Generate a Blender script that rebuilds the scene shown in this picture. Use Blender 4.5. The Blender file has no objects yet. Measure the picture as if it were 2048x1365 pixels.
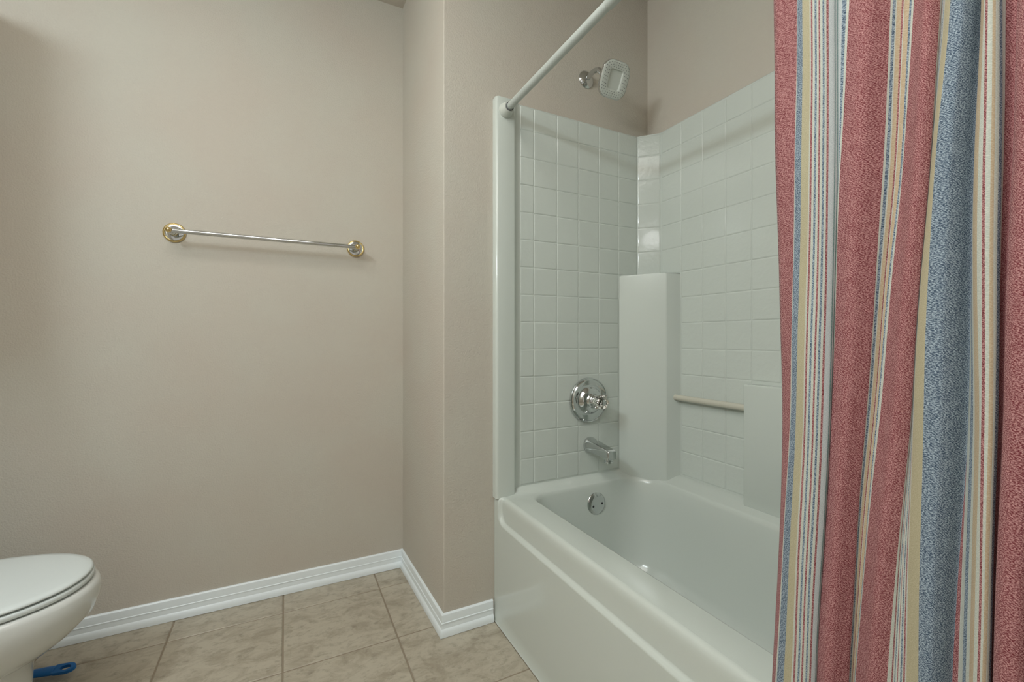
import bpy, bmesh, math, random
from mathutils import Vector, Matrix
random.seed(4)
sc = bpy.context.scene
COL = sc.collection
R = math.radians

# ---------------------------------------------------------------- camera
cam_d = bpy.data.cameras.new('camera')
cam_d.sensor_width = 36.0
cam_d.lens = 884.6 / 2048 * 36.0
cam_d.shift_y = -(682.5 - 677.45) / 2048
cam_d.clip_start = 0.02
cam = bpy.data.objects.new('camera', cam_d)
COL.objects.link(cam)
cam.location = (0, 0, 1.0)
cam.rotation_euler = (R(90), 0, -0.4731)
sc.camera = cam

# ---------------------------------------------------------------- world, lamps, exposure
sc.view_settings.view_transform = 'Standard'
sc.view_settings.look = 'None'
sc.view_settings.exposure = 0.46
sc.view_settings.gamma = 1.0
sc.view_settings.use_curve_mapping = False
w = bpy.data.worlds.new('world'); sc.world = w; w.use_nodes = True
w.node_tree.nodes['Background'].inputs[0].default_value = (1.0, 0.95, 0.86, 1)
w.node_tree.nodes['Background'].inputs[1].default_value = 0.38

def area(name, loc, size, energy, color, target=None, rot=None):
    d = bpy.data.lights.new(name, 'AREA'); d.shape = 'RECTANGLE'
    d.size, d.size_y = size; d.energy = energy; d.color = color
    o = bpy.data.objects.new(name, d); COL.objects.link(o); o.location = loc
    if target is not None:
        o.rotation_euler = (Vector(target) - Vector(loc)).to_track_quat('-Z', 'Y').to_euler()
    elif rot: o.rotation_euler = rot
    return o
# the globes of the vanity light on the left wall, then two added area lamps
for k in range(4):
    d = bpy.data.lights.new('vanity_bulb', 'POINT'); d.energy = 6.0
    d.color = (0.88, 1.0, 1.08); d.shadow_soft_size = 0.042
    o = bpy.data.objects.new('vanity_bulb', d); COL.objects.link(o)
    o.location = (-1.02, 0.10 + 0.15 * k, 2.06)
area('ceiling_fill', (-0.40, 0.45, 2.44), (1.1, 1.1), 12.0, (1.0, 0.97, 0.92), rot=(0, 0, 0))  # broad overhead fill, added to brighten the room evenly
area('glare_lamp', (-0.04, 0.03, 1.84), (0.15, 0.15), 0.45, (1.0, 1.0, 1.0), target=(.8, 1.0, 1.2)).data.shape = 'DISK'  # small disc above the camera, added for the glare on the corner tiles

# ---------------------------------------------------------------- helpers
def setp(o, label=None, cat=None, group=None, kind=None):
    if label: o['label'] = label
    if cat: o['category'] = cat
    if group: o['group'] = group
    if kind: o['kind'] = kind
    return o

def obj(name, bm, mat, parent=None, smooth=False, sharp=None):
    me = bpy.data.meshes.new(name)
    bmesh.ops.recalc_face_normals(bm, faces=bm.faces[:])
    bm.to_mesh(me); bm.free()
    mats = mat if isinstance(mat, (list, tuple)) else [mat]
    for m in mats: me.materials.append(m)
    if smooth:
        for p in me.polygons: p.use_smooth = True
        if sharp is not None: me.set_sharp_from_angle(angle=R(sharp))
    o = bpy.data.objects.new(name, me); COL.objects.link(o)
    if parent is not None: o.parent = parent
    return o

def empty(name, label, cat, group=None, loc=(0, 0, 0)):
    o = bpy.data.objects.new(name, None); COL.objects.link(o); o.location = loc
    o.empty_display_size = .1
    return setp(o, label, cat, group)

def box(bm, x0, x1, y0, y1, z0, z1, bev=0, seg=2):
    b = bmesh.new()
    bmesh.ops.create_cube(b, size=1)
    for v in b.verts:
        v.co = Vector(((x0+x1)/2 + v.co.x*(x1-x0), (y0+y1)/2 + v.co.y*(y1-y0), (z0+z1)/2 + v.co.z*(z1-z0)))
    if bev: bmesh.ops.bevel(b, geom=b.edges[:], offset=bev, segments=seg, profile=.5, affect='EDGES')
    merge(bm, b); return bm

def merge(dst, src, M=None):
    mp = {}
    for v in src.verts: mp[v] = dst.verts.new(M @ v.co if M else v.co)
    for f in src.faces:
        try:
            nf = dst.faces.new([mp[v] for v in f.verts]); nf.material_index = f.material_index
        except ValueError: pass
    src.free()

def prism(pts, z0, z1, bm=None):
    """polygon in plan, extruded upwards"""
    bm = bm or bmesh.new()
    a = [bm.verts.new((x, y, z0)) for x, y in pts]
    b = [bm.verts.new((x, y, z1)) for x, y in pts]
    n = len(pts)
    bm.faces.new(a[::-1]); bm.faces.new(b)
    for i in range(n): bm.faces.new((a[i], a[(i+1) % n], b[(i+1) % n], b[i]))
    return bm

def lathe(bm, prof, seg=40, M=None, lobes=0, amp=0):
    """profile [(radius, height)], revolved about local Z; M places it"""
    M = M or Matrix()
    rings = []
    for r, h in prof:
        if r < 1e-6: rings.append([bm.verts.new(M @ Vector((0, 0, h)))])
        else:
            rr = []
            for k in range(seg):
                t = 2*math.pi*k/seg
                q = r * (1 + amp*math.cos(lobes*t)) if lobes else r
                rr.append(bm.verts.new(M @ Vector((q*math.cos(t), q*math.sin(t), h))))
            rings.append(rr)
    for a, b in zip(rings, rings[1:]):
        for k in range(seg):
            k2 = (k+1) % seg
            if len(a) == 1 and len(b) == 1: continue
            if len(a) == 1: bm.faces.new((a[0], b[k], b[k2]))
            elif len(b) == 1: bm.faces.new((a[k], a[k2], b[0]))
            else: bm.faces.new((a[k], a[k2], b[k2], b[k]))
    return bm

def frame(loc, zdir, up=(0, 0, 1)):
    z = Vector(zdir).normalized(); u = Vector(up)
    x = u.cross(z)
    if x.length < 1e-4: x = Vector((1, 0, 0))
    x.normalize(); y = z.cross(x)
    M = Matrix((x, y, z)).transposed().to_4x4(); M.translation = Vector(loc)
    return M

def tube(bm, path, rad, seg=20, caps=True):
    P = [Vector(p) for p in path]; rad = rad if isinstance(rad, (list, tuple)) else [rad]*len(P)
    rings = []; ref = Vector((0, 0, 1))
    for i, p in enumerate(P):
        t = (P[min(i+1, len(P)-1)] - P[max(i-1, 0)]).normalized()
        if abs(t.dot(ref)) > .95: ref = Vector((1, 0, 0))
        x = ref.cross(t).normalized(); y = t.cross(x); ref = y
        rings.append([bm.verts.new(p + rad[i]*(x*math.cos(2*math.pi*k/seg) + y*math.sin(2*math.pi*k/seg))) for k in range(seg)])
    for a, b in zip(rings, rings[1:]):
        for k in range(seg): bm.faces.new((a[k], a[(k+1) % seg], b[(k+1) % seg], b[k]))
    if caps: bm.faces.new(rings[0][::-1]); bm.faces.new(rings[-1])
    return bm

def bez(pts, n=14):
    """Catmull-Rom through points"""
    P = [Vector(p) for p in pts]; P = [2*P[0]-P[1]] + P + [2*P[-1]-P[-2]]; out = []
    for i in range(1, len(P)-2):
        for k in range(n):
            t = k/n; a, b, c, d = P[i-1:i+3]
            out.append(.5*((2*b) + (c-a)*t + (2*a-5*b+4*c-d)*t*t + (3*b-a-3*c+d)*t**3))
    out.append(P[-2]); return out

def loft(bm, rings, cap0=False, cap1=False, closed=True):
    V = [[bm.verts.new(p) for p in r] for r in rings]
    n = len(V[0])
    for a, b in zip(V, V[1:]):
        for k in range(n if closed else n-1):
            bm.faces.new((a[k], a[(k+1) % n], b[(k+1) % n], b[k]))
    if cap0: bm.faces.new(V[0][::-1])
    if cap1: bm.faces.new(V[-1])
    return bm

# ---------------------------------------------------------------- materials
def mat(name, col, rough=.5, metal=0, spec=.5, coat=0, bump=None, var=None, trans=0, ior=1.45):
    m = bpy.data.materials.new(name); m.use_nodes = True
    nt = m.node_tree; b = nt.nodes['Principled BSDF']
    b.inputs['Base Color'].default_value = (*col, 1); b.inputs['Roughness'].default_value = rough
    b.inputs['Metallic'].default_value = metal; b.inputs['Specular IOR Level'].default_value = spec
    b.inputs['Coat Weight'].default_value = coat; b.inputs['Coat Roughness'].default_value = .06
    b.inputs['Transmission Weight'].default_value = trans; b.inputs['IOR'].default_value = ior
    tc = nt.nodes.new('ShaderNodeTexCoord')
    geo = nt.nodes.new('ShaderNodeNewGeometry')
    if bump:
        scale, dist, strength = bump[:3]
        n = nt.nodes.new('ShaderNodeTexNoise'); n.inputs['Scale'].default_value = scale
        n.inputs['Detail'].default_value = 3; n.inputs['Roughness'].default_value = .55
        bp = nt.nodes.new('ShaderNodeBump'); bp.inputs['Distance'].default_value = dist
        bp.inputs['Strength'].default_value = strength
        nt.links.new(geo.outputs['Position'], n.inputs['Vector'])
        nt.links.new(n.outputs['Fac'], bp.inputs['Height'])
        nt.links.new(bp.outputs['Normal'], b.inputs['Normal'])
    if var:
        scale, c2, lo, hi = var
        n = nt.nodes.new('ShaderNodeTexNoise'); n.inputs['Scale'].default_value = scale
        n.inputs['Detail'].default_value = 4
        r = nt.nodes.new('ShaderNodeMapRange'); r.inputs[1].default_value = lo; r.inputs[2].default_value = hi
        x = nt.nodes.new('ShaderNodeMix'); x.data_type = 'RGBA'
        x.inputs[6].default_value = (*col, 1); x.inputs[7].default_value = (*c2, 1)
        nt.links.new(geo.outputs['Position'], n.inputs['Vector'])
        nt.links.new(n.outputs['Fac'], r.inputs[0]); nt.links.new(r.outputs[0], x.inputs[0])
        nt.links.new(x.outputs[2], b.inputs['Base Color'])
    return m

def tile_mat():
    m = mat('floor_tile_glaze', (.5, .43, .31), .42)
    nt = m.node_tree; b = nt.nodes['Principled BSDF']; L = nt.links.new
    geo = nt.nodes.new('ShaderNodeNewGeometry'); oi = nt.nodes.new('ShaderNodeObjectInfo')
    mul = nt.nodes.new('ShaderNodeVectorMath'); mul.operation = 'MULTIPLY_ADD'
    L(oi.outputs['Random'], mul.inputs[0]); mul.inputs[1].default_value = (7, 13, 5); L(geo.outputs['Position'], mul.inputs[2])
    mp = nt.nodes.new('ShaderNodeMapping'); mp.inputs['Scale'].default_value = (1, 1.5, 1)
    mp.inputs['Rotation'].default_value = (0, 0, .35); L(mul.outputs[0], mp.inputs['Vector'])
    n1 = nt.nodes.new('ShaderNodeTexNoise'); n1.inputs['Scale'].default_value = 13; n1.inputs['Detail'].default_value = 9
    n1.inputs['Roughness'].default_value = .68; n1.inputs['Distortion'].default_value = .6; L(mp.outputs[0], n1.inputs['Vector'])
    n2 = nt.nodes.new('ShaderNodeTexNoise'); n2.inputs['Scale'].default_value = 34; n2.inputs['Detail'].default_value = 6
    n2.inputs['Roughness'].default_value = .7; L(mp.outputs[0], n2.inputs['Vector'])
    r1 = nt.nodes.new('ShaderNodeValToRGB'); cr = r1.color_ramp
    cr.elements[0].position = .36; cr.elements[0].color = (*TILE_D, 1)
    cr.elements[1].position = .56; cr.elements[1].color = (*TILE_L, 1)
    L(n1.outputs['Fac'], r1.inputs[0])
    r2 = nt.nodes.new('ShaderNodeMapRange'); r2.inputs[1].default_value = .52; r2.inputs[2].default_value = .74
    r2.inputs[4].default_value = .75; L(n2.outputs['Fac'], r2.inputs[0])
    x = nt.nodes.new('ShaderNodeMix'); x.data_type = 'RGBA'; L(r2.outputs[0], x.inputs[0]); L(r1.outputs[0], x.inputs[6])
    x.inputs[7].default_value = (*TILE_V, 1); L(x.outputs[2], b.inputs['Base Color'])
    bp = nt.nodes.new('ShaderNodeBump'); bp.inputs['Strength'].default_value = .25; bp.inputs['Distance'].default_value = .002
    L(n2.outputs['Fac'], bp.inputs['Height']); L(bp.outputs[0], b.inputs['Normal'])
    return m

def cloth_mat(name, dark, light, amt=1.0):
    """twill weave: coloured warp with pale weft threads showing through on the diagonal"""
    m = mat(name, dark, .95, spec=.1)
    nt = m.node_tree; b = nt.nodes['Principled BSDF']; L = nt.links.new
    b.inputs['Sheen Weight'].default_value = .08
    uv = nt.nodes.new('ShaderNodeUVMap')
    mp = nt.nodes.new('ShaderNodeMapping'); mp.inputs['Rotation'].default_value = (0, 0, R(52)); L(uv.outputs[0], mp.inputs['Vector'])
    mp.inputs['Scale'].default_value = (1, 2.0, 1)
    n = nt.nodes.new('ShaderNodeTexNoise'); n.inputs['Scale'].default_value = 520; n.inputs['Detail'].default_value = 2
    n.inputs['Roughness'].default_value = .7; L(mp.outputs[0], n.inputs['Vector'])
    n2 = nt.nodes.new('ShaderNodeTexNoise'); n2.inputs['Scale'].default_value = 60; n2.inputs['Detail'].default_value = 4; L(uv.outputs[0], n2.inputs['Vector'])
    wv = nt.nodes.new('ShaderNodeTexWave'); wv.inputs['Scale'].default_value = 210; wv.bands_direction = 'DIAGONAL'
    wv.inputs['Distortion'].default_value = 1.5; wv.inputs['Detail'].default_value = 1; wv.inputs['Detail Scale'].default_value = 3; L(uv.outputs[0], wv.inputs['Vector'])
    add = nt.nodes.new('ShaderNodeMath'); add.operation = 'ADD'
    s1 = nt.nodes.new('ShaderNodeMapRange'); s1.inputs[1].default_value = .44; s1.inputs[2].default_value = .60; s1.inputs[3].default_value = -.12; s1.inputs[4].default_value = .9; L(n.outputs['Fac'], s1.inputs[0])
    s2 = nt.nodes.new('ShaderNodeMapRange'); s2.inputs[1].default_value = .3; s2.inputs[2].default_value = .7
    s2.inputs[3].default_value = -.09; s2.inputs[4].default_value = .09; L(n2.outputs['Fac'], s2.inputs[0])
    L(s1.outputs[0], add.inputs[0]); L(s2.outputs[0], add.inputs[1])
    ad2 = nt.nodes.new('ShaderNodeMath'); ad2.operation = 'MULTIPLY_ADD'; ad2.inputs[1].default_value = .25
    L(wv.outputs['Fac'], ad2.inputs[0]); L(add.outputs[0], ad2.inputs[2])
    x = nt.nodes.new('ShaderNodeMix'); x.data_type = 'RGBA'; x.inputs[6].default_value = (*dark, 1); x.inputs[7].default_value = (*light, 1)
    L(ad2.outputs[0], x.inputs[0]); L(x.outputs[2], b.inputs['Base Color'])
    bp = nt.nodes.new('ShaderNodeBump'); bp.inputs['Strength'].default_value = .35; bp.inputs['Distance'].default_value = .0006
    L(ad2.outputs[0], bp.inputs['Height']); L(bp.outputs[0], b.inputs['Normal'])
    return m

TILE_L = (.50, .455, .365); TILE_D = (.37, .325, .25); TILE_V = (.23, .20, .15)
M_WALL = mat('painted_orange_peel_wall', (.56, .53, .46), .75, spec=.25, bump=(190, .0035, .5), var=(3, (.555, .505, .435), .35, .65))
M_CEIL = mat('ceiling_paint', (.6, .55, .48), .85, bump=(120, .004, .5))
M_TRIM = mat('white_semi_gloss_trim', (.86, .93, .96), .35, bump=(30, .001, .2))
M_GROUT = mat('floor_grout', (.31, .26, .195), .9, bump=(300, .001, .5))
M_TILE = tile_mat()
M_TUB = mat('white_gelcoat', (.62, .665, .62), .16, coat=.3, bump=(14, .0012, .18))
M_TUBT = mat('white_gelcoat_tile', (.62, .665, .62), .14, coat=.3, bump=(42, .003, .35))
M_CHROME = mat('chrome', (.62, .64, .64), .08, metal=1, bump=(60, .0002, .2))
M_BRASS = mat('polished_brass', (.78, .60, .28), .2, metal=1, bump=(60, .0002, .2))
M_DARK = mat('dark_screw_hole', (.03, .03, .03), .6)
M_WPLAST = mat('white_plastic', (.60, .63, .58), .35, bump=(40, .0003, .2))
M_DOT = mat('grey_rubber', (.16, .17, .17), .6)
M_ROD = mat('rod_white_enamel', (.52, .56, .53), .32, bump=(40, .0003, .2))
M_BAR = mat('cream_acrylic', (.60, .58, .49), .15, coat=.3)
M_CLEAR = mat('clear_acrylic', (.93, .92, .88), .04, trans=1, ior=1.47, spec=.5)
M_PORC = mat('white_vitreous_china', (.66, .68, .66), .10, coat=.4, bump=(10, .0006, .1))
M_SEAT = mat('white_seat_plastic', (.70, .76, .76), .22, bump=(20, .0004, .1))
M_BLUE = mat('blue_plastic', (.010, .16, .50), .35, bump=(40, .0003, .2))
M_BRIST = mat('white_bristles', (.7, .7, .68), .8)
M_CAB = mat('white_cabinet_paint', (.6, .58, .52), .5)

# ================================================================ THE ROOM
XL, XE = -1.17, 2.3          # left wall, far extent to the right
YA, YC, YB = 1.9524, 1.43, -1.6
XB0, XB1 = 0.4593, 0.4731    # return wall at the back / at its outside corner
XR = 1.3875                  # drywall plane behind the tub
YF = -0.075                  # drywall at the foot end of the tub
ZC = 2.4526
def struct(name, bm, m, **k):
    return setp(obj(name, bm, m, **k), kind='structure')

floor = struct('floor', box(bmesh.new(), XL-.1, XE, YB, YA+.1, -.06, -.0022), M_GROUT)
struct('ceiling', box(bmesh.new(), XL-.1, XE, YB, YA+.1, ZC, ZC+.06), M_CEIL)
struct('wall_back', box(bmesh.new(), XL, XB0+.01, YA, YA+.1, 0, ZC), M_WALL)
struct('wall_left', box(bmesh.new(), XL-.1, XL, YB, YA+.1, 0, ZC), M_WALL)
# return wall with its softly rounded outside corner, then the wall at the tap end
rc = .004
arc = [(XB1 + rc - rc*math.cos(t), YC + rc - rc*math.sin(t)) for t in [R(a) for a in range(0, 91, 15)]]
pts = [(XB0, YA+.1), (XB0, YA)] + arc[:-1] + [(XB1+rc, YC), (XB1+rc+.002, YC), (XB1+rc+.002, YA+.1)]
struct('wall_return', prism(pts, 0, ZC), M_WALL, smooth=True, sharp=30)
struct('wall_tap_end', box(bmesh.new(), XB1+rc+.002, XR+.1, YC, YA+.1, 0, ZC), M_WALL)
struct('wall_right', box(bmesh.new(), XR, XR+.1, YF-.1, YC, 0, ZC), M_WALL)
struct('wall_foot_end', box(bmesh.new(), .66, XR, YF-.1, YF, 0, ZC), M_WALL)
struct('wall_right_entry', box(bmesh.new(), .66, .76, YB, YF-.1, 0, ZC), M_WALL)

# floor tiles, each one laid singly
TX, TY, G = .3425, .3222, .0026
mesh_cache = {}
def floor_tile(x0, x1, y0, y1):
    key = (round(x1-x0, 4), round(y1-y0, 4))
    if key not in mesh_cache:
        bm = bmesh.new(); sx, sy = key; b = .0018
        rings = [[(-sx/2, -sy/2, -.003), (sx/2, -sy/2, -.003), (sx/2, sy/2, -.003), (-sx/2, sy/2, -.003)],
                 [(-sx/2, -sy/2, -b), (sx/2, -sy/2, -b), (sx/2, sy/2, -b), (-sx/2, sy/2, -b)],
                 [(-sx/2+b, -sy/2+b, 0), (sx/2-b, -sy/2+b, 0), (sx/2-b, sy/2-b, 0), (-sx/2+b, sy/2-b, 0)]]
        loft(bm, rings, cap1=True)
        o = obj('tile', bm, M_TILE, floor); mesh_cache[key] = o.data
    else:
        o = bpy.data.objects.new('tile', mesh_cache[key]); COL.objects.link(o); o.parent = floor
    o.location = ((x0+x1)/2, (y0+y1)/2, random.uniform(-.0003, .0002))
for i in range(-5, 3):
    for j in range(-5, 4):
        x0, x1 = .335 + TX*(i-1) + G, .335 + TX*i - G
        y0, y1 = 1.4915 + TY*(j-1) + G, 1.4915 + TY*j - G
        x0 = max(x0, XL+.004); x1 = min(x1, .657)
        y1 = min(y1, YA-.004)
        if x1 - x0 < .02 or y1 - y0 < .02: continue
        if x1 - x0 < .02: continue
        floor_tile(x0, x1, y0, y1)

# baseboards
BP = [(0, .0755), (.004, .0748), (.0072, .0715), (.0078, .066), (.0080, .0475), (.0098, .0458), (.0098, .0435),
      (.0084, .0425), (.0090, .0265), (.0122, .0225), (.0146, .0165), (.0152, .010), (.0152, .0012), (0, .0012)]
def baseboard(name, p0, p1, m0, m1):
    """p0,p1 wall-line ends; m0,m1 the sideways run per unit of thickness at each end (mitres)"""
    bm = bmesh.new(); a, b = Vector(p0), Vector(p1)
    rings = [[(a.x + m0[0]*t, a.y + m0[1]*t, z) for t, z in BP], [(b.x + m1[0]*t, b.y + m1[1]*t, z) for t, z in BP]]
    loft(bm, rings, cap0=True, cap1=True)
    return struct(name, bm, M_TRIM, smooth=True, sharp=28)
baseboard('baseboard_back', (XL, YA-.0004), (XB0-.0004, YA-.0004), (0, -1), (-1, -1))
baseboard('baseboard_return', (XB0-.0004, YA-.0004), (XB1-.0004, YC-.0004), (-1, -1), (-1, -1))
baseboard('baseboard_tap_end', (XB1-.0004, YC-.0004), (.6535, YC-.0004), (-1, -1), (0, -1))
baseboard('baseboard_left', (XL+.0004, .9), (XL+.0004, YA), (1, 0), (1, -1))

# ================================================================ TUB AND SURROUND
tub = empty('bathtub_surround', 'white one-piece bathtub with moulded tile-pattern surround behind the striped curtain', 'bathtub', loc=(.661, 1.43, 0))
def tpart(name, bm, m=M_TUB, smooth=True, sharp=35, parent=None):
    p = parent or tub
    o = obj(name, bm, m, p, smooth=smooth, sharp=sharp)
    if p is tub: o.matrix_parent_inverse = Matrix.Translation(-Vector((.661, 1.43, 0)))
    return o
XA = .661
FY0, FY1 = YF+.004, YC - .001
ZR, ZB = .441, .4615         # rim at the front, deck level along the walls
sm = lambda t: 0 if t <= 0 else 1 if t >= 1 else t*t*(3-2*t)

# apron: lower skirt, recessed upper band inside a rounded frame, rolled rim edge
ys = [FY0 + (1.30-FY0)*k/24 for k in range(25)] + [1.30 + .075*k/10 for k in range(1, 11)] + [1.375 + (FY1-1.375)*k/18 for k in range(1, 19)]
zs = [0, .004, .05, .12, .2, .28, .32] + [.325 + .0028*k for k in range(16)] + [.375, .385, .395, .405, .414]
def pocket(y, z):
    x0, z0, r = 1.396, .3577, .035   # left end and lower edge of the recessed band
    dy, dz = y - (x0 - r), (z0 + r) - z
    if dy > 0 and dz > 0: d = math.hypot(dy, dz) - r
    else: d = max(y - x0, z0 - z)
    return sm(.5 - d/.008)
bm = bmesh.new(); grid = []
for y in ys:
    row = [(XA + .0135*pocket(y, z) - (.003 if z == 0 else 0), y, z) for z in zs]
    fr = 1 - pocket(y, .40)
    xt = XA + .0135*(1-fr)
    row += [(xt + .0004, y, .424), (xt + .002, y, .432), (xt + .0055, y, .4375), (xt + .011, y, .4405), (XA + .032, y, ZR)]
    grid.append(row)
loft(bm, grid, closed=False)
tpart('apron', bm, sharp=60)

# deck, rim and basin in one surface
def ring(x0, x1, y0, y1, rad, z, n=10, m=14):
    """rad = corner radii (front-tap, back-tap, back-foot, front-foot); z may be a function"""
    c = [((x0, y1), rad[0], (1, -1)), ((x1, y1), rad[1], (-1, -1)), ((x1, y0), rad[2], (-1, 1)), ((x0, y0), rad[3], (1, 1))]
    a0 = [180, 90, 0, -90]; P = []
    for i, ((cx, cy), r, (sx, sy)) in enumerate(c):
        ox, oy = cx + sx*r, cy + sy*r
        for k in range(n+1):
            t = R(a0[i] - 90*k/n); P.append((ox + r*math.cos(t), oy + r*math.sin(t)))
        (nx, ny), nr, (nsx, nsy) = c[(i+1) % 4]
        e = P[-1]; t2 = R(a0[(i+1) % 4]); s = (nx + nsx*nr + nr*math.cos(t2), ny + nsy*nr + nr*math.sin(t2))
        for k in range(1, m): P.append((e[0] + (s[0]-e[0])*k/m, e[1] + (s[1]-e[1])*k/m))
    return [(x, y, z(x, y) if callable(z) else z) for x, y in P]
fy = FY0
def zdeck(x, y):
    return ZR + (ZB-ZR)*max(sm((x-1.31)/.07), sm((y-1.386)/.03)*sm((x-.70)/.05), sm((.0-y)/.05)*sm((x-.70)/.05))
rings = [ring(XA+.028, 1.3915, fy, 1.4195, (.002, .002, .002, .002), zdeck),
         ring(XA+.030, 1.372, fy+.02, 1.4135, (.01, .03, .03, .01), zdeck),
         ring(XA+.040, 1.348, fy+.05, 1.4030, (.03, .085, .06, .03), lambda x, y: zdeck(x, y) - .0006),
         ring(.764, 1.316, fy+.10, 1.3885, (.075, .15, .12, .08), ZR),
         ring(.769, 1.311, fy+.105, 1.3835, (.078, .135, .12, .08), ZR-.0015),
         ring(.7735, 1.3065, fy+.11, 1.379, (.08, .135, .12, .08), ZR-.006),
         ring(.777, 1.303, fy+.115, 1.376, (.082, .136, .12, .085), ZR-.018),
         ring(.785, 1.296, fy+.13, 1.371, (.09, .14, .13, .09), .38),
         ring(.800, 1.287, fy+.17, 1.360, (.10, .14, .14, .10), .29),
         ring(.815, 1.270, fy+.24, 1.349, (.11, .14, .15, .11), .20),
         ring(.832, 1.252, fy+.32, 1.337, (.12, .14, .15, .12), .135),
         ring(.855, 1.228, fy+.38, 1.318, (.12, .13, .14, .12), .10),
         ring(.90, 1.18, fy+.44, 1.27, (.10, .11, .12, .10), .083),
         ring(.98, 1.10, fy+.6, 1.12, (.05, .05, .05, .05), .076)]
bm = bmesh.new(); loft(bm, rings, cap1=True)
tpart('basin', bm, sharp=60)

# tap-end panel: flange strip, step back to the tiled field, in plan
TE, TB = 1.4195, 1.3925      # backing planes behind the moulded tiles
ZT = 1.851
def panel(name, plan, z0, z1, thick=.02):
    bm = prism(plan, z0, z1)
    es = [e for e in bm.edges if abs(e.verts[0].co.z - z1) < 1e-6 and abs(e.verts[1].co.z - z1) < 1e-6]
    bmesh.ops.bevel(bm, geom=es, offset=.003, segments=2, profile=.5, affect='EDGES')
    return tpart(name, bm)
def rounded(cx, cy, r, a0, a1, n=6):
    return [(cx + r*math.cos(R(a0+(a1-a0)*k/n)), cy + r*math.sin(R(a0+(a1-a0)*k/n))) for k in range(n+1)]
plan = [(.655, 1.4295)] + rounded(.664, 1.409, .009, 180, 270) + rounded(.7250, 1.4035, .0035, 270, 345, 4) + \
       [(.7335, 1.4105), (.7395, 1.4155), (.747, 1.4185), (.757, TE), (1.3190, TE), (1.3190, 1.4295)]
end_panel = panel('tap_end_panel', plan, .4375, ZT)
plan = [(TB, 1.3430), (TB, FY0), (1.3870, FY0), (1.387, FY0), (1.3872+.012, FY0), (1.3872+.012, 1.4295), (1.3190, 1.4295), (1.3190, TE)]
# back panel is a slab in front of the drywall, reaching into the cut corner
plan = [(TB-.010, FY0), (TB-.0005, FY0), (TB-.0005, 1.3430), (TB-.010, 1.3520)]
XP = 1.3835                  # face of the back panel
plan = [(XP, FY0), (XR-.0005, FY0), (XR-.0005, 1.4290), (1.3192, 1.4290), (1.3192, 1.4165), (XP, 1.3515)]
back_panel = panel('back_panel', plan, .4375, ZT)
plan = [(.655, FY0-.0), (XP, FY0), (XP, FY0+.012), (.757, FY0+.012), (.742, FY0+.026), (.664, FY0+.026), (.655, FY0+.018)]
foot_panel = panel('foot_end_panel', plan, .4375, ZT)

# moulded tiles, one mesh per size
tcache = {}
def wall_tile(parent, c, ux, uy, nz, sx, sz, depth=.0018):
    key = (round(sx, 3), round(sz, 3))
    if key not in tcache:
        bm = bmesh.new(); e = .0038; hx, hz = sx/2, sz/2
        us = [-hx, -hx+.0013, -hx+e, hx-e, hx-.0013, hx]; vs = [-hz, -hz+.0013, -hz+e, hz-e, hz-.0013, hz]
        prof = {0: 0, 1: .55, 2: 1, 3: 1, 4: .55, 5: 0}
        V = [[bm.verts.new((u, v, depth*min(prof[i], prof[j]))) for j, v in enumerate(vs)] for i, u in enumerate(us)]
        for i in range(5):
            for j in range(5): bm.faces.new((V[i][j], V[i+1][j], V[i+1][j+1], V[i][j+1]))
        o = obj('tile', bm, M_TUBT, parent, smooth=True, sharp=14); tcache[key] = o.data
        if o.data.polygons[0].normal.z < 0: o.data.flip_normals()
    else:
        o = bpy.data.objects.new('tile', tcache[key]); COL.objects.link(o); o.parent = parent
    m = Matrix((Vector(ux), Vector(uy), Vector(nz))).transposed().to_4x4()
    m = m @ Matrix.Rotation(random.uniform(-.004, .004), 4, 'X') @ Matrix.Rotation(random.uniform(-.004, .004), 4, 'Y')
    m.translation = Vector(c); o.matrix_basis = m
    return o
for p in (end_panel, back_panel): pass
ZE = [.466] + [.5580 + .10045*k for k in range(13)] + [ZT-.003]
XS = [.7600, .8172, .9179, 1.0175, 1.1172, 1.2173, 1.3165]
YS = [1.3450, 1.2429, 1.1430, 1.0455, .9483] + [.9483 - .0985*k for k in range(1, 11)]
TG = .0008
COLZ = 1.2576
def cells(A):
    return list(zip(A, A[1:]))
for z0, z1 in cells(ZE):
    if z1 - z0 < .02: continue
    for x0, x1 in cells(XS):
        if x0 > 1.2 and z1 < COLZ: continue
        wall_tile(end_panel, ((x0+x1)/2, TE, (z0+z1)/2), (1, 0, 0), (0, 0, 1), (0, -1, 0), x1-x0-2*TG, z1-z0-2*TG)
    for y1, y0 in cells(YS):
        if y0 > 1.2 and z1 < COLZ: continue
        if y1 < .95 and z1 < .87: continue
        wall_tile(back_panel, (XP, (y0+y1)/2, (z0+z1)/2), (0, 1, 0), (0, 0, 1), (-1, 0, 0), y1-y0-2*TG, z1-z0-2*TG)
    if z0 > COLZ - .01 or z1 > COLZ+.02:
        a, b = Vector((1.3190, 1.4168, 0)), Vector((XP, 1.3517, 0)); d = (b-a); L = d.length; d.normalize(); nrm = Vector((-d.y, d.x, 0)); nrm = -nrm if nrm.x > 0 else nrm
        c = (a+b)/2 + nrm*.0002; zz = max(z0, COLZ)
        wall_tile(back_panel, (c.x, c.y, (zz+z1)/2), tuple(d), (0, 0, 1), tuple(nrm), L-2*TG, z1-zz-2*TG, .0014)
for o in list(end_panel.children)+list(back_panel.children):
    o.matrix_parent_inverse = Matrix.Identity(4)

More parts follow.
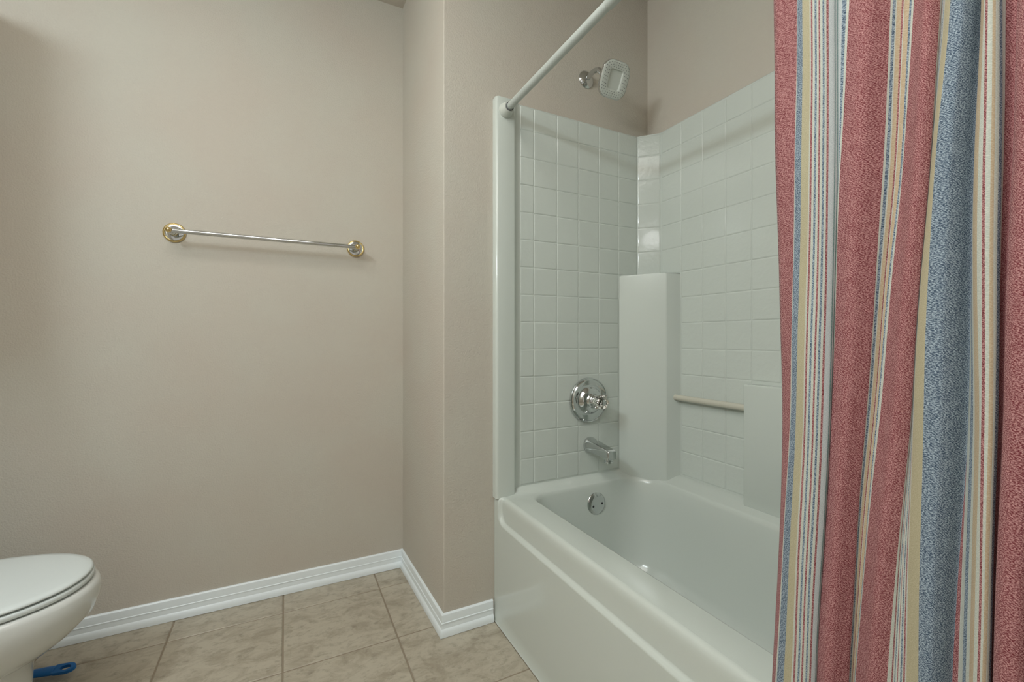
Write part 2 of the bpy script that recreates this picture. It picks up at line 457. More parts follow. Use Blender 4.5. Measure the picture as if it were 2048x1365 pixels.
# corner column with flat diagonal face
bm = prism([(1.2215, 1.4185), (1.2250, 1.4125), (1.3205, 1.2680), (1.3232, 1.2640), (1.3275, 1.2605), (XP-.004, 1.2490), (XP+.002, 1.2440), (XP+.002, 1.40), (1.34, 1.4185)][::-1], .4350, COLZ)
es = [e for e in bm.edges if abs(e.verts[0].co.z - COLZ) < 1e-6 and abs(e.verts[1].co.z - COLZ) < 1e-6]
bmesh.ops.bevel(bm, geom=es, offset=.006, segments=3, profile=.5, affect='EDGES')
vert = [e for e in bm.edges if abs(e.verts[0].co.x - e.verts[1].co.x) < 1e-5 and abs(e.verts[0].co.y - e.verts[1].co.y) < 1e-5 and 1.35 < e.verts[0].co.x < 1.364 and e.calc_length() > .3]
tpart('corner_column', bm, sharp=50)
# low pedestal shelf against the back wall
bm = bmesh.new(); box(bm, 1.343, XP+.003, .45, .9511, .4480, .849, .005, 3)
tpart('soap_shelf', bm, sharp=40)
# washcloth bar between them
bm = bmesh.new(); tube(bm, [(1.3635, 1.262, .7688), (1.3635, .946, .7688)], .0115, 20)
tpart('washcloth_bar', bm, M_BAR)
bm = bmesh.new(); lathe(bm, [(.0165, -.002), (.0165, .001), (.0145, .0035), (.0115, .004)], 24, frame((1.3635, 1.2645, .7688), (0, -1, 0)))
# overflow plate on the basin end wall
op = tpart('overflow_plate', lathe(bmesh.new(), [(0, .0095), (.026, .0090), (.034, .0075), (.0385, .0045), (.0405, .0035), (.0425, .001), (.0425, -.004)], 44,
           frame((1.0660, 1.3695, .363), (0, -1, .08))), M_CHROME)
setp(op, 'round chrome overflow plate with two screw holes')
for sx in (-1, 1):
    bm = bmesh.new(); lathe(bm, [(0, .0102), (.0034, .0102), (.0044, .0090), (.0044, .006)], 14, frame((1.0660 + .021*sx, 1.3690, .3600 + .003*sx), (0, -1, .08)))
    o = tpart('screw', bm, M_DARK, parent=op); o.matrix_parent_inverse = Matrix.Identity(4)
# drain in the tub floor
dr = tpart('drain', lathe(bmesh.new(), [(0, .004), (.020, .004), (.027, .006), (.034, .003), (.034, -.004)], 32, Matrix.Translation((1.045, 1.19, .079))), M_CHROME)

# ================================================================ FITTINGS
# shower valve
sv = empty('shower_valve', 'round chrome shower valve with clear faceted knob on the tiled end wall', 'tap', loc=(1.063, 1.4155, .758))
def lpart(root, name, bm, m, **k):
    o = obj(name, bm, m, root, smooth=True, sharp=k.pop('sharp', 40))
    o.matrix_parent_inverse = Matrix.Translation(-root.location)
    return o
VC = (1.063, 1.4155, .758)
F = frame(VC, (0, -1, 0))
lpart(sv, 'escutcheon', lathe(bmesh.new(), [(.0885, -.001), (.0885, .004), (.0870, .0075), (.0845, .0085), (.0830, .0075), (.0815, .0090), (.079, .0115), (.066, .0125), (.0575, .0120), (.054, .0135),
      (.051, .0175), (.046, .024), (.038, .029), (.0, .0290)], 64, F), M_CHROME)
lpart(sv, 'stem_collar', lathe(bmesh.new(), [(.030, .028), (.0255, .033), (.0225, .041), (.0245, .043), (.0245, .047), (.0215, .049), (.0215, .054), (.0235, .055), (.0235, .058), (0, .058)], 40, F), M_CHROME)
lpart(sv, 'knob', lathe(bmesh.new(), [(0, .0585), (.0215, .0585), (.0265, .064), (.0275, .075), (.0260, .087), (.0225, .094), (.0155, .0965), (.0145, .0945), (.0, .0940)], 60, F, lobes=6, amp=.075), M_CLEAR)
lpart(sv, 'knob_cap', lathe(bmesh.new(), [(0, .0975), (.0085, .0970), (.0105, .0955), (.0105, .0925)], 28, F), M_CHROME)
for sx, sz in ((-.012, .048), (.0, -.047)):
    lpart(sv, 'screw', lathe(bmesh.new(), [(0, .0225), (.0028, .0225), (.0030, .015)], 12, frame((VC[0]+sx*.2, VC[1], VC[2]+sz), (0, -1, 0))), M_DARK)

# tub spout
SC = Vector((1.0700, 1.4165, .5800))
sp = empty('tub_spout', 'chrome tub spout on the tiled end wall above the tub', 'tap', loc=SC)
def rrect(w, h, r, n=5):
    P = []
    for cx, cz, a in ((w/2-r, h/2-r, 0), (-w/2+r, h/2-r, 90), (-w/2+r, -h/2+r, 180), (w/2-r, -h/2+r, 270)):
        for k in range(n+1):
            t = R(a + 90*k/n); P.append((cx + r*math.cos(t), cz + r*math.sin(t)))
    return P
def sring(y, w, h, r, zc, tilt=0):
    return [(SC.x + x, SC.y - y + z*tilt, SC.z + zc + z) for x, z in rrect(w, h, r)]
rs = [sring(0, .060, .064, .029, 0), sring(.006, .060, .064, .029, 0), sring(.012, .057, .060, .026, 0), sring(.024, .050, .050, .016, -.001),
      sring(.045, .046, .044, .009, -.002), sring(.085, .043, .038, .0065, -.0055), sring(.125, .041, .034, .0055, -.0100, .03), sring(.134, .040, .033, .0055, -.0115, .06), sring(.137, .036, .029, .005, -.0118, .08)]
bm = bmesh.new(); loft(bm, rs, cap0=True, cap1=True)
lpart(sp, 'spout_body', bm, M_CHROME, sharp=32)
bm = lathe(bmesh.new(), [(0, .0), (.0165, .0), (.0165, -.007), (.0150, -.008), (.0150, -.010), (.0170, -.011), (.0170, -.017), (.0155, -.0185), (.013, -.0185), (.012, -.012), (0, -.012)], 32, Matrix.Translation(SC + Vector((0, -.115, -.0250))))
lpart(sp, 'aerator', bm, M_CHROME)

# shower head and arm
HC = Vector((1.0776, 1.28, 1.9537))
sh = empty('overhead_shower', 'square white-faced shower head with rounded corners on a bent chrome arm', 'shower head', loc=(1.0622, 1.43, 2.0277))
lpart(sh, 'wall_flange', lathe(bmesh.new(), [(.0345, 0), (.0345, .003), (.031, .007), (.022, .0115), (.014, .014), (.010, .0145), (0, .0145)], 44, frame((1.0622, 1.4298, 2.0277), (0, -1, 0))), M_CHROME)
nrm = Vector((.0, -.90, -.44)).normalized(); ux = Vector((1, 0, 0)); uy = nrm.cross(ux); uy = uy if uy.z > 0 else -uy
back = HC - nrm*.034
path = bez([(1.0622, 1.428, 2.0277), (1.0626, 1.395, 2.0345), (1.064, 1.367, 2.0335), (1.0675, 1.345, 2.018), tuple(back - nrm*.012)], 8)
lpart(sh, 'arm', tube(bmesh.new(), path, .0098, 20), M_CHROME)
Fh = Matrix((ux, uy, nrm)).transposed().to_4x4(); Fh.translation = HC
lpart(sh, 'ball_joint', lathe(bmesh.new(), [(0, -.050), (.011, -.049), (.0155, -.042), (.0155, -.034), (.012, -.030), (.012, -.024), (.019, -.022), (.024, -.012)], 32, Fh), M_CHROME)
def hring(s, z, r, off=0, sy=1.0):
    return [tuple(Fh @ Vector((x, y, z))) for x, y in rrect(s, s*sy, r, 8)]
lpart(sh, 'housing', loft(bmesh.new(), [hring(.04, -.022, .018), hring(.08, -.019, .026), hring(.108, -.013, .034), hring(.121, -.006, .038), hring(.1235, 0, .039), hring(.1235, .004, .039), hring(.1205, .0055, .038), hring(.117, .0048, .037)], cap0=True), M_CHROME)
bm = bmesh.new()
loft(bm, [hring(.119, .001, .0375), hring(.119, .0042, .0375), hring(.117, .0060, .0365), hring(.110, .0072, .034), hring(.061, .0074, .010, sy=1.13), hring(.058, .0066, .009, sy=1.13), hring(.047, -.009, .006, sy=1.13)], cap0=True, cap1=True)
fp = lpart(sh, 'face_plate', bm, M_WPLAST, sharp=30); setp(fp, 'white plastic face plate with a square recess')
bm = bmesh.new(); nz = 0
for s, cnt in ((.0745, 24), (.088, 30), (.1025, 34)):
    pr = rrect(s, s*1.03, s*.25, 8)
    Ls = [0]
    for a, b in zip(pr, pr[1:]+pr[:1]): Ls.append(Ls[-1] + math.hypot(b[0]-a[0], b[1]-a[1]))
    for k in range(cnt):
        t = (k + (.5 if cnt == 30 else 0)) / cnt * Ls[-1]
        i = max(j for j in range(len(pr)) if Ls[j] <= t)
        f = (t - Ls[i]) / max(1e-9, Ls[i+1]-Ls[i]); a, b = pr[i], pr[(i+1) % len(pr)]
        p = (a[0]+(b[0]-a[0])*f, a[1]+(b[1]-a[1])*f)
        lathe(bm, [(.0016, .0068), (.0014, .0084), (0, .0086)], 6, Fh @ Matrix.Translation((p[0], p[1], 0)))
setp(lpart(sh, 'nozzles', bm, M_DOT), kind='stuff')

# towel bar
tb = empty('towel_bar', 'chrome towel bar with brass-ringed round mounts on the beige back wall', 'towel rail', loc=(-.046, YA, 1.375))
ZB_ = 1.3705; YBAR = 1.8815
lpart(tb, 'bar', tube(bmesh.new(), [(-.3445, YBAR, ZB_), (.2525, YBAR, ZB_)], .0078, 20), M_CHROME)
for x, xm in ((-.3525, -.3526), (.2600, .2612)):
    Fm = frame((xm, YA-.0002, 1.3770), (0, -1, 0))
    rg = lpart(tb, 'mount_ring', lathe(bmesh.new(), [(.0335, 0), (.0345, .002), (.0340, .0045), (.0320, .0065), (.0300, .0070), (.0285, .0060), (.0280, .001)], 48, Fm), M_BRASS)
    setp(rg, 'brass ring')
    lpart(tb, 'mount_plate', lathe(bmesh.new(), [(.0284, .002), (.0284, .0050), (.0270, .0056), (.020, .0062), (0, .0064)], 48, Fm), M_CHROME)
    prof = [(.0145, .008), (.0135, .013), (.010, .017), (.0075, .023), (.0070, .030), (.0095, .034), (.0105, .038), (.0085, .042), (.0065, .046), (.0065, .054), (.0085, .058), (.0100, .063), (.0105, .0705), (.009, .077), (0, .080)]
    a = Vector((xm, YA, 1.3770)); b = Vector((x, YBAR, ZB_))
    lpart(tb, 'post', lathe(bmesh.new(), prof, 28, frame(a, b-a)), M_CHROME)
    s = -1 if x < 0 else 1
    o = lpart(tb, 'finial', lathe(bmesh.new(), [(0, -.0098)] + [(.0098*math.cos(R(t)), .0098*math.sin(R(t))) for t in range(-75, 90, 15)] + [(0, .0098)], 24, frame((x + .003*s - (0 if s < 0 else .004), YBAR-.0075, ZB_+.001), (0, -1, 0))), M_BRASS)
    setp(o, 'small brass ball')

# shower rod
XRD, ZRD = .6908, 1.8042
rd = empty('shower_rod', 'white tension shower rod spanning the tub above the striped curtain', 'curtain rod', loc=(XRD, 1.4, ZRD))
lpart(rd, 'inner_tube', tube(bmesh.new(), [(XRD, 1.385, ZRD), (XRD, .82, ZRD)], .0122, 24), M_ROD)
bm = bmesh.new(); tube(bm, [(XRD, .842, ZRD), (XRD, .838, ZRD), (XRD, FY0+.055, ZRD)], [.0128, .0142, .0142], 24)
lpart(rd, 'outer_tube', bm, M_ROD)
for y, s in ((1.3998, -1), (FY0+.0262, 1)):
    lpart(rd, 'end_cup', lathe(bmesh.new(), [(.0255, 0), (.0258, .004), (.0240, .010), (.0205, .020), (.0185, .029), (.0170, .031), (.0145, .031), (.0138, .027), (.0, .027)], 36, frame((XRD, y, ZRD), (0, s, 0))), M_WPLAST)
lpart(rd, 'sleeve_ring', lathe(bmesh.new(), [(.0120, 0), (.0146, .001), (.0146, .006), (.0140, .007)], 24, frame((XRD, 1.3690, ZRD), (0, -1, 0))), M_DOT)

# ================================================================ CURTAIN
PAL = {'R': cloth_mat('twill_red', (.165, .030, .038), (.56, .30, .29)),
       'B': cloth_mat('twill_blue', (.045, .075, .120), (.42, .50, .56)),
       'W': cloth_mat('twill_white', (.47, .50, .44), (.60, .61, .54)),
       'C': cloth_mat('twill_cream', (.41, .37, .24), (.50, .45, .31)),
       'L': cloth_mat('twill_pale_blue', (.43, .47, .48), (.55, .59, .58)),
       'T': cloth_mat('twill_tan', (.46, .35, .225), (.54, .45, .32)),
       'G': cloth_mat('twill_teal', (.12, .22, .21), (.26, .36, .34))}
KEYS = list(PAL)
CZ = [1.75, 1.55, 1.35, 1.2, 1.05, 0.9, 0.75, 0.6, 0.45, 0.3, 0.14]
CURTAIN = [
 ('R', -0.0081, [.4383,.4347,.4276,.4202,.4122,.4062,.404,.4075,.4106,.4124,.4143]),
 ('W', 0.0067, [.3911,.39,.388,.3863,.3855,.3856,.39,.3945,.3983,.4005,.403]),
 ('B', 0.0074, [.3895,.3883,.3862,.3845,.3837,.3834,.3882,.3921,.3953,.3972,.3993]),
 ('C', 0.0108, [.381,.3794,.3766,.3744,.3738,.3739,.3776,.3814,.3845,.3864,.3885]),
 ('W', 0.0135, [.3696,.3678,.3648,.3629,.3633,.3624,.3667,.3703,.3731,.3749,.3768]),
 ('R', 0.0142, [.3667,.3652,.3627,.3609,.3607,.3604,.3642,.3675,.37,.3717,.3735]),
 ('W', 0.0149, [.3641,.3626,.36,.3581,.3581,.3578,.3613,.3646,.367,.3687,.3704]),
 ('B', 0.0155, [.3612,.3596,.357,.355,.3549,.3547,.3579,.3614,.364,.3657,.3676]),
 ('W', 0.0155, [.3586,.3569,.3542,.3522,.3524,.3522,.3554,.3588,.3613,.363,.3648]),
 ('R', 0.0155, [.3563,.3546,.3518,.3496,.3495,.3494,.3525,.3566,.3596,.3616,.3638]),
 ('W', 0.0149, [.3544,.3528,.3501,.3479,.3475,.3475,.3506,.3547,.3577,.3598,.362]),
 ('B', 0.0135, [.3517,.3501,.3474,.3454,.3455,.3452,.3486,.352,.3544,.3562,.358]),
 ('W', 0.0128, [.3501,.3483,.3455,.3433,.3434,.3432,.3464,.3501,.3527,.3546,.3565]),
 ('R', 0.0121, [.3484,.3465,.3435,.3411,.3411,.341,.3438,.3481,.3512,.3534,.3557]),
 ('L', 0.0108, [.3461,.3444,.3417,.3395,.3394,.3394,.3423,.3467,.3499,.3521,.3544]),
 ('G', 0.0040, [.3416,.3396,.3365,.3343,.3351,.3347,.3383,.3433,.3469,.3495,.3522]),
 ('L', 0.0036, [.341,.3391,.3361,.3339,.3346,.3342,.338,.3431,.3468,.3493,.352]),
 ('G', 0.0027, [.34,.338,.335,.3328,.3341,.3342,.3381,.343,.3465,.3489,.3515]),
 ('L', 0.0020, [.3393,.3374,.3344,.3323,.3337,.3341,.3381,.3431,.3466,.3491,.3517]),
 ('B', -0.0027, [.3306,.331,.3315,.3324,.3347,.336,.3404,.3451,.3486,.351,.3535]),
 ('W', -0.0027, [.3219,.3244,.3282,.3317,.334,.3358,.3403,.3449,.3483,.3506,.3531]),
 ('R', 0.0000, [.3171,.3203,.3252,.3297,.3321,.3342,.3386,.3433,.3466,.3489,.3514]),
 ('R', 0.0121, [.2914,.2951,.3003,.3056,.3088,.3123,.3197,.3243,.3272,.3295,.3319]),
 ('W', -0.0067, [.2751,.2778,.2815,.2855,.2905,.297,.305,.3096,.3126,.3149,.3174]),
 ('B', -0.0101, [.2735,.2762,.2799,.284,.2901,.2968,.3054,.3102,.3134,.3158,.3183]),
 ('W', -0.0101, [.2713,.2738,.2774,.2813,.288,.2951,.3042,.3093,.3127,.3152,.318]),
 ('T', -0.0108, [.2709,.2732,.2765,.2802,.2874,.2945,.3038,.3091,.3127,.3154,.3182]),
 ('R', -0.0128, [.2651,.2681,.2721,.2766,.2843,.2917,.3019,.3083,.3125,.3157,.3192]),
 ('W', -0.0135, [.2631,.2662,.2705,.2753,.2835,.2909,.301,.3079,.3124,.3158,.3195]),
 ('T', -0.0135, [.2622,.2653,.2696,.2744,.2829,.2904,.3004,.3075,.3122,.3157,.3195]),
 ('B', -0.0142, [.2558,.2596,.2647,.2706,.2807,.2886,.2974,.3056,.3108,.3149,.3192]),
 ('W', -0.0135, [.2528,.2569,.2623,.2685,.2787,.2869,.2963,.3046,.3099,.314,.3184]),
 ('R', -0.0121, [.2489,.2537,.26,.2672,.2763,.2843,.2949,.3035,.3091,.3134,.318]),
 ('R', 0.0081, [.2295,.2336,.2386,.2448,.2541,.2608,.2705,.278,.2822,.286,.29]),
 ('W', -0.0014, [.2224,.2262,.2308,.2364,.2448,.2507,.2596,.2673,.2715,.2753,.2794]),
 ('R', -0.0027, [.2216,.2257,.2306,.2367,.245,.2507,.2585,.264,.2669,.2697,.2726]),
 ('W', -0.0034, [.2213,.2255,.2306,.2368,.2451,.2507,.2581,.263,.2657,.2681,.2708]),
 ('B', -0.0040, [.2207,.225,.2303,.2369,.2451,.2505,.2572,.2619,.2644,.2668,.2693]),
 ('W', -0.0040, [.22,.2245,.23,.2368,.2449,.2503,.2565,.2609,.2632,.2654,.2678]),
 ('R', -0.0040, [.2195,.2241,.2297,.2367,.2448,.25,.2555,.2593,.2613,.2631,.2651]),
 ('W', -0.0040, [.2188,.2236,.2294,.2366,.2447,.2498,.255,.2583,.2601,.2617,.2635]),
 ('B', -0.0034, [.2182,.223,.2289,.2362,.2442,.2492,.2538,.2563,.2576,.2588,.2601]),
 ('W', -0.0027, [.2171,.2222,.2282,.2358,.2438,.2486,.2527,.2543,.255,.2558,.2566]),
 ('R', -0.0020, [.2165,.2216,.2277,.2354,.2435,.2482,.2513,.2529,.2537,.2544,.2552]),
 ('W', -0.0014, [.216,.2211,.2273,.2351,.2431,.2477,.2501,.2508,.2512,.2515,.2519]),
 ('C', 0.0000, [.2149,.2202,.2265,.2345,.2424,.2467,.2486,.249,.2492,.2494,.2497]),
 ('B', 0.0081, [.2069,.2128,.2197,.2287,.2335,.2347,.2361,.2358,.2356,.2355,.2353]),
 ('B', 0.0101, [.1992,.2041,.2095,.2168,.2202,.2212,.2243,.2256,.2263,.227,.2277]),
 ('B', -0.0027, [.194,.1983,.203,.2093,.2115,.2127,.2167,.2192,.2205,.2218,.2232]),
 ('R', -0.0203, [.1954,.1975,.1999,.203,.2045,.2047,.2107,.2146,.2167,.2188,.221]),
 ('W', -0.0162, [.1948,.1969,.1994,.2026,.2042,.2046,.2077,.2091,.2099,.2107,.2115]),
 ('B', -0.0095, [.1931,.1953,.1977,.201,.202,.2009,.2032,.2035,.2037,.2039,.2041]),
 ('W', -0.0040, [.1921,.1942,.1964,.1995,.2001,.1976,.1994,.1999,.2001,.2003,.2006]),
 ('T', 0.0000, [.1911,.1931,.1953,.1983,.198,.1951,.196,.1959,.1958,.1958,.1958]),
 ('W', 0.0081, [.1884,.1897,.1911,.193,.1926,.1895,.1909,.1911,.1913,.1914,.1915]),
 ('R', 0.0108, [.1891,.1891,.1891,.1891,.1882,.1873,.1873,.1877,.1879,.1881,.1883]),
 ('W', 0.0121, [.1874,.1872,.187,.1867,.1856,.1845,.1851,.1854,.1855,.1857,.1859]),
 ('T', 0.0135, [.1843,.184,.1836,.183,.1823,.1818,.1831,.1842,.1849,.1856,.1863]),
 ('W', 0.0121, [.183,.1824,.1818,.1809,.18,.1791,.1808,.182,.1828,.1835,.1842]),
 ('B', 0.0081, [.1812,.1805,.1798,.1787,.1784,.1784,.1798,.1806,.181,.1815,.182]),
 ('W', 0.0040, [.1802,.1794,.1787,.1775,.1771,.1772,.1794,.1804,.181,.1816,.1822]),
 ('R', -0.0014, [.1775,.1775,.1774,.1773,.178,.1782,.1803,.1814,.182,.1826,.1833]),
 ('R', -0.0128, [.1675,.1689,.1703,.1723,.1753,.1764,.1794,.1812,.1823,.1833,.1845]),
 ('R', -0.0027, [.1655,.167,.1684,.1706,.1735,.1747,.1775,.1795,.1806,.1818,.1831]),
 ('R', 0.0108, [.1625,.1639,.1654,.1674,.1704,.1716,.1745,.1763,.1773,.1784,.1795]),
 ('R', 0.0216, [.1545,.156,.1575,.1596,.1624,.1637,.1665,.1683,.1694,.1706,.1718]),
 ('R', 0.0203, [.1454,.1469,.1484,.1506,.1529,.1544,.157,.1588,.16,.1612,.1624]),
 ('W', 0.0081, [.1383,.1398,.1413,.1435,.1458,.1473,.1501,.1518,.153,.1542,.1554]),
 ('C', -0.0054, [.138,.1396,.1411,.1432,.1456,.147,.1498,.1516,.1528,.154,.1553]),
 ('B', -0.0135, [.134,.1356,.1371,.1392,.1416,.1431,.1458,.1476,.1487,.1499,.1511]),
]

# the rest of the curtain, drawn further along the rod
Y0 = CURTAIN[-1][2]
extra = [('W', -.012, .010), ('R', -.004, .016), ('R', .010, .026), ('W', .018, .040), ('T', .016, .046), ('W', .010, .052), ('R', .0, .056),
         ('R', -.016, .066), ('C', -.012, .078), ('B', .002, .090), ('B', .016, .104), ('R', .006, .120), ('R', -.014, .132), ('W', -.010, .142),
         ('B', .004, .150), ('T', .012, .158), ('R', .008, .170), ('R', -.006, .186)]
for c, o_, dy in extra: CURTAIN.append((c, o_, [y - dy for y in Y0]))
def xcen(z): return .6878 - (1.76-z)*(.051/1.32) if z > .44 else .636 - (.44-z)*.03
def cr(a, b, c, d, t):
    return .5*((2*b) + (c-a)*t + (2*a-5*b+4*c-d)*t*t + (3*b-a-3*c+d)*t**3)
zl = [CZ[0] - (CZ[0]-CZ[-1])*k/72 for k in range(73)]
def col_at(i, z):
    """plan point of boundary i at height z"""
    _, out, Ys = CURTAIN[i]
    for k in range(len(CZ)-1):
        if CZ[k] >= z >= CZ[k+1] - 1e-9: break
    t = (CZ[k]-z)/(CZ[k]-CZ[k+1])
    g = lambda j: Ys[max(0, min(len(Ys)-1, j))]
    y = cr(g(k-1), g(k), g(k+1), g(k+2), t)
    return (xcen(z) - out, y)
n = len(CURTAIN)
ctab = [[col_at(i, z) for z in zl] for i in range(n)]
bm = bmesh.new(); uvl = bm.loops.layers.uv.new('UVMap')
cols = []; seg_of = []; us = []
u = 0
for i in range(n-1):
    a, b = ctab[i][50], ctab[i+1][50]
    L = max(.002, math.hypot(a[0]-b[0], a[1]-b[1]))
    m = max(1, int(L/.0035))
    for s in range(m):
        t = s/m; t2 = t*t*(3-2*t); c = []
        for k, z in enumerate(zl):
            p, q = ctab[i][k], ctab[i+1][k]
            pm, qn = ctab[max(0, i-1)][k], ctab[min(n-1, i+2)][k]
            if m > 3:   # wide bands bulge smoothly
                x = p[0] + (q[0]-p[0])*t2*.6 + (q[0]-p[0])*t*.4
            else: x = p[0] + (q[0]-p[0])*t
            y = p[1] + (q[1]-p[1])*t
            wob = .0010*math.sin(z*9 + (u+L*t)*60) + .0007*math.sin(z*23 + (u+L*t)*31)
            c.append((x + wob, y, z))
        cols.append(c); us.append(u + L*t); seg_of.append(KEYS.index(CURTAIN[i][0]))
    u += L
cols.append([(ctab[-1][k][0], ctab[-1][k][1], z) for k, z in enumerate(zl)]); us.append(u)
# smooth the plan curve a little so ridges are rounded
for it in range(5):
    new = [c[:] for c in cols]
    for i in range(1, len(cols)-1):
        for k in range(len(zl)):
            x = .25*cols[i-1][k][0] + .5*cols[i][k][0] + .25*cols[i+1][k][0]
            new[i][k] = (x, cols[i][k][1], cols[i][k][2])
    cols = new
V = [[bm.verts.new(p) for p in c] for c in cols]
for i in range(len(cols)-1):
    for k in range(len(zl)-1):
        f = bm.faces.new((V[i][k], V[i][k+1], V[i+1][k+1], V[i+1][k])); f.material_index = seg_of[i]
        for lp, (uu, zz) in zip(f.loops, ((us[i], zl[k]), (us[i], zl[k+1]), (us[i+1], zl[k+1]), (us[i+1], zl[k]))): lp[uvl].uv = (uu, zz)
cur = empty('shower_curtain', 'red, blue and cream striped fabric shower curtain hanging outside the tub', 'curtain', loc=(XRD, .3, ZRD))
cl = obj('cloth', bm, [PAL[k] for k in KEYS], cur, smooth=True)
cl.matrix_parent_inverse = Matrix.Translation(-cur.location)
so = cl.modifiers.new('thickness', 'SOLIDIFY'); so.thickness = .0007; so.offset = 0
for k in range(9):
    y = .42 - k*.055
    bm = bmesh.new(); bmesh.ops.create_circle(bm, segments=8, radius=.0016)
    bm.free(); bm = bmesh.new()
    pts = [(XRD + .001, y + .004*math.sin(t), 0) for t in (0,)]
    loop = [(XRD + .027*math.cos(t), y + .002*math.sin(2*t), ZRD - .014 + .030*math.sin(t)) for t in [2*math.pi*q/28 for q in range(29)]]
    tube(bm, loop, .0016, 8, caps=False)
    o = lpart(cur, 'ring', bm, M_WPLAST)

# ================================================================ TOILET
YT = 1.49
tl = empty('toilet', 'white elongated toilet with its lid closed beside the back wall', 'toilet', loc=(-.70, YT, 0))
def oval(nose, backx, hw, z, n=56, wide=-.70, p=2.15, flat=.35):
    """egg outline, nose towards +X; straightens towards the back"""
    P = []
    for k in range(n):
        t = 2*math.pi*k/n; c, s = math.cos(t), math.sin(t)
        a = (nose - wide) if c >= 0 else (wide - backx)
        e = 2/p if c >= 0 else 2/3.2
        x = wide + a*math.copysign(abs(c)**e, c); y = YT + hw*math.copysign(abs(s)**e, s)
        P.append((x, y, z))
    return P
lay = [(-.536, -1.02, .112, .0), (-.540, -1.02, .110, .012), (-.552, -1.02, .098, .03), (-.556, -1.02, .094, .10), (-.552, -1.02, .098, .17),
       (-.549, -1.02, .102, .222), (-.532, -1.02, .118, .234), (-.502, -1.02, .140, .250), (-.470, -1.01, .162, .275), (-.438, -1.0, .178, .31),
       (-.426, -.99, .187, .345), (-.427, -.98, .187, .372), (-.432, -.98, .184, .381), (-.440, -.975, .177, .384)]
bm = bmesh.new(); loft(bm, [oval(a, b, h, z) for a, b, h, z in lay], cap0=True, cap1=True)
lpart(tl, 'bowl', bm, M_PORC, sharp=60)
SB = -.93
lpart(tl, 'seat', loft(bmesh.new(), [oval(-.449, SB, .172, .3865), oval(-.4425, SB, .178, .388), oval(-.4400, SB, .1805, .391), oval(-.4400, SB, .1805, .3985), oval(-.4425, SB, .178, .4005), oval(-.449, SB, .172, .4010)], cap0=True, cap1=True), M_SEAT, sharp=60)
lpart(tl, 'lid', loft(bmesh.new(), [oval(-.455, SB, .168, .4045), oval(-.4440, SB, .178, .4050), oval(-.4420, SB, .1805, .4070), oval(-.4425, SB, .180, .4100), oval(-.4470, SB, .176, .4135), oval(-.460, SB, .162, .4150), oval(-.52, SB+.03, .12, .4165), oval(-.62, SB+.06, .05, .4170)], cap0=True, cap1=True), M_SEAT, sharp=60)
for dy in (-.075, .075):
    bm = bmesh.new(); box(bm, -.96, -.925, YT+dy-.018, YT+dy+.018, .384, .410, .005)
    lpart(tl, 'hinge', bm, M_SEAT)
for dx, dy in ((-.50, .0), (-.50, -.0)): pass
for s in (-1, 1):
    bm = bmesh.new(); box(bm, -.470, -.460, YT+s*.045-.012, YT+s*.045+.012, .4008, .4048, .001, 1)
    lpart(tl, 'bumper', bm, M_SEAT)
bm = bmesh.new(); box(bm, XL+.012, -.975, YT-.225, YT+.225, .384, .735, .018, 3)
lpart(tl, 'tank', bm, M_PORC)
bm = bmesh.new(); box(bm, XL+.006, -.965, YT-.235, YT+.235, .735, .765, .010, 3)
lpart(tl, 'tank_lid', bm, M_PORC)
bm = bmesh.new(); tube(bm, [(-.972, YT-.16, .68), (-.955, YT-.16, .68), (-.950, YT-.15, .68), (-.950, YT-.09, .672)], .006, 12)
lpart(tl, 'flush_lever', bm, M_CHROME)

# ================================================================ TOILET BRUSH lying behind the toilet
tbx = Vector((-.557, 1.764, .022)); d = Vector((-.125, .030, -.003)).normalized()
br = empty('toilet_brush', 'blue plastic brush handle with oval hanging hole, lying on the floor behind the toilet', 'brush', loc=(tbx.x, tbx.y, 0))
side = Vector((.18, 1, .28)); side = (side - side.dot(d)*d).normalized(); up = d.cross(side); up = up if up.z > 0 else -up
def B(l, s_, h): return tuple(tbx + d*l + side*s_ + up*h)
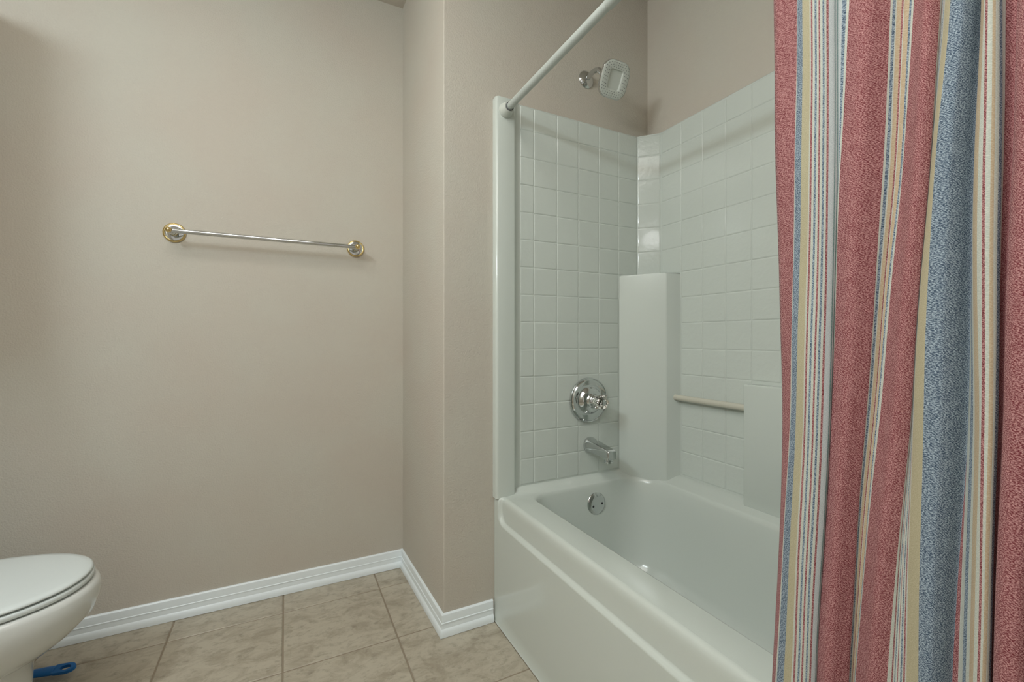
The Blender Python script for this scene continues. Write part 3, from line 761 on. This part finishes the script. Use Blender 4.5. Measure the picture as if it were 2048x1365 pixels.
# flat grip with an oval hole: outer and inner outlines
def outline(inner):
    P = []
    N = 32
    for k in range(N):
        t = 2*math.pi*k/N
        if inner: P.append((.0235 + .0135*math.cos(t), .0078*math.sin(t)))
        else:
            c, s_ = math.cos(t), math.sin(t)
            l = .0235 + (.0235*c if c < 0 else .030*abs(c)**.3)
            P.append((l, .0157*math.copysign(abs(s_)**(.8 if c < 0 else .25), s_)))
    return P
O, I = outline(False), outline(True)
bm = bmesh.new(); h = .0050; bvl = .0022
rings = [[B(*p, h) for p in I], [B(p[0], p[1]*(1-.08), h) for p in O], [B(*p, h-bvl) for p in O], [B(*p, -h+bvl) for p in O], [B(p[0], p[1]*.92, -h) for p in O], [B(*p, -h) for p in I], [B(*p, h) for p in I]]
loft(bm, rings)
rr = []
for l, a, c in ((.034, .0155, .005), (.05, .0158, .0062), (.08, .015, .0072), (.12, .0120, .0080), (.17, .0085, .0080), (.26, .0075, .0075)):
    rr.append([B(l, a*math.cos(t), c*math.sin(t)) for t in [2*math.pi*q/20 for q in range(20)]])
loft(bm, rr[1:], cap0=True, cap1=True)
lpart(br, 'handle', bm, M_BLUE, sharp=40)
bm = bmesh.new(); loft(bm, [[B(l, a*math.cos(t), a*math.sin(t)+.004) for t in [2*math.pi*q/20 for q in range(20)]] for l, a in ((.255, .010), (.262, .026), (.285, .034), (.31, .034), (.335, .026), (.345, .010))], cap0=True, cap1=True)
o = lpart(br, 'bristles', bm, M_BRIST)

# ================================================================ WALL CABINET above the tank, out of the picture but shading the wall
cb = empty('wall_cabinet', 'white wall cabinet above the toilet tank', 'cabinet', loc=(XL, 1.49, 1.45))
bm = bmesh.new(); box(bm, XL+.001, -.86, 1.10, YA-.12, 1.44, 2.02, .002, 1)
lpart(cb, 'cabinet_body', bm, M_CAB)
for y0, y1 in ((1.102, 1.464), (1.468, YA-.122)):
    bm = bmesh.new(); box(bm, -.8595, -.842, y0, y1, 1.443, 2.017, .003, 2)
    dd = lpart(cb, 'door', bm, M_CAB)
bpy.context.view_layer.update()
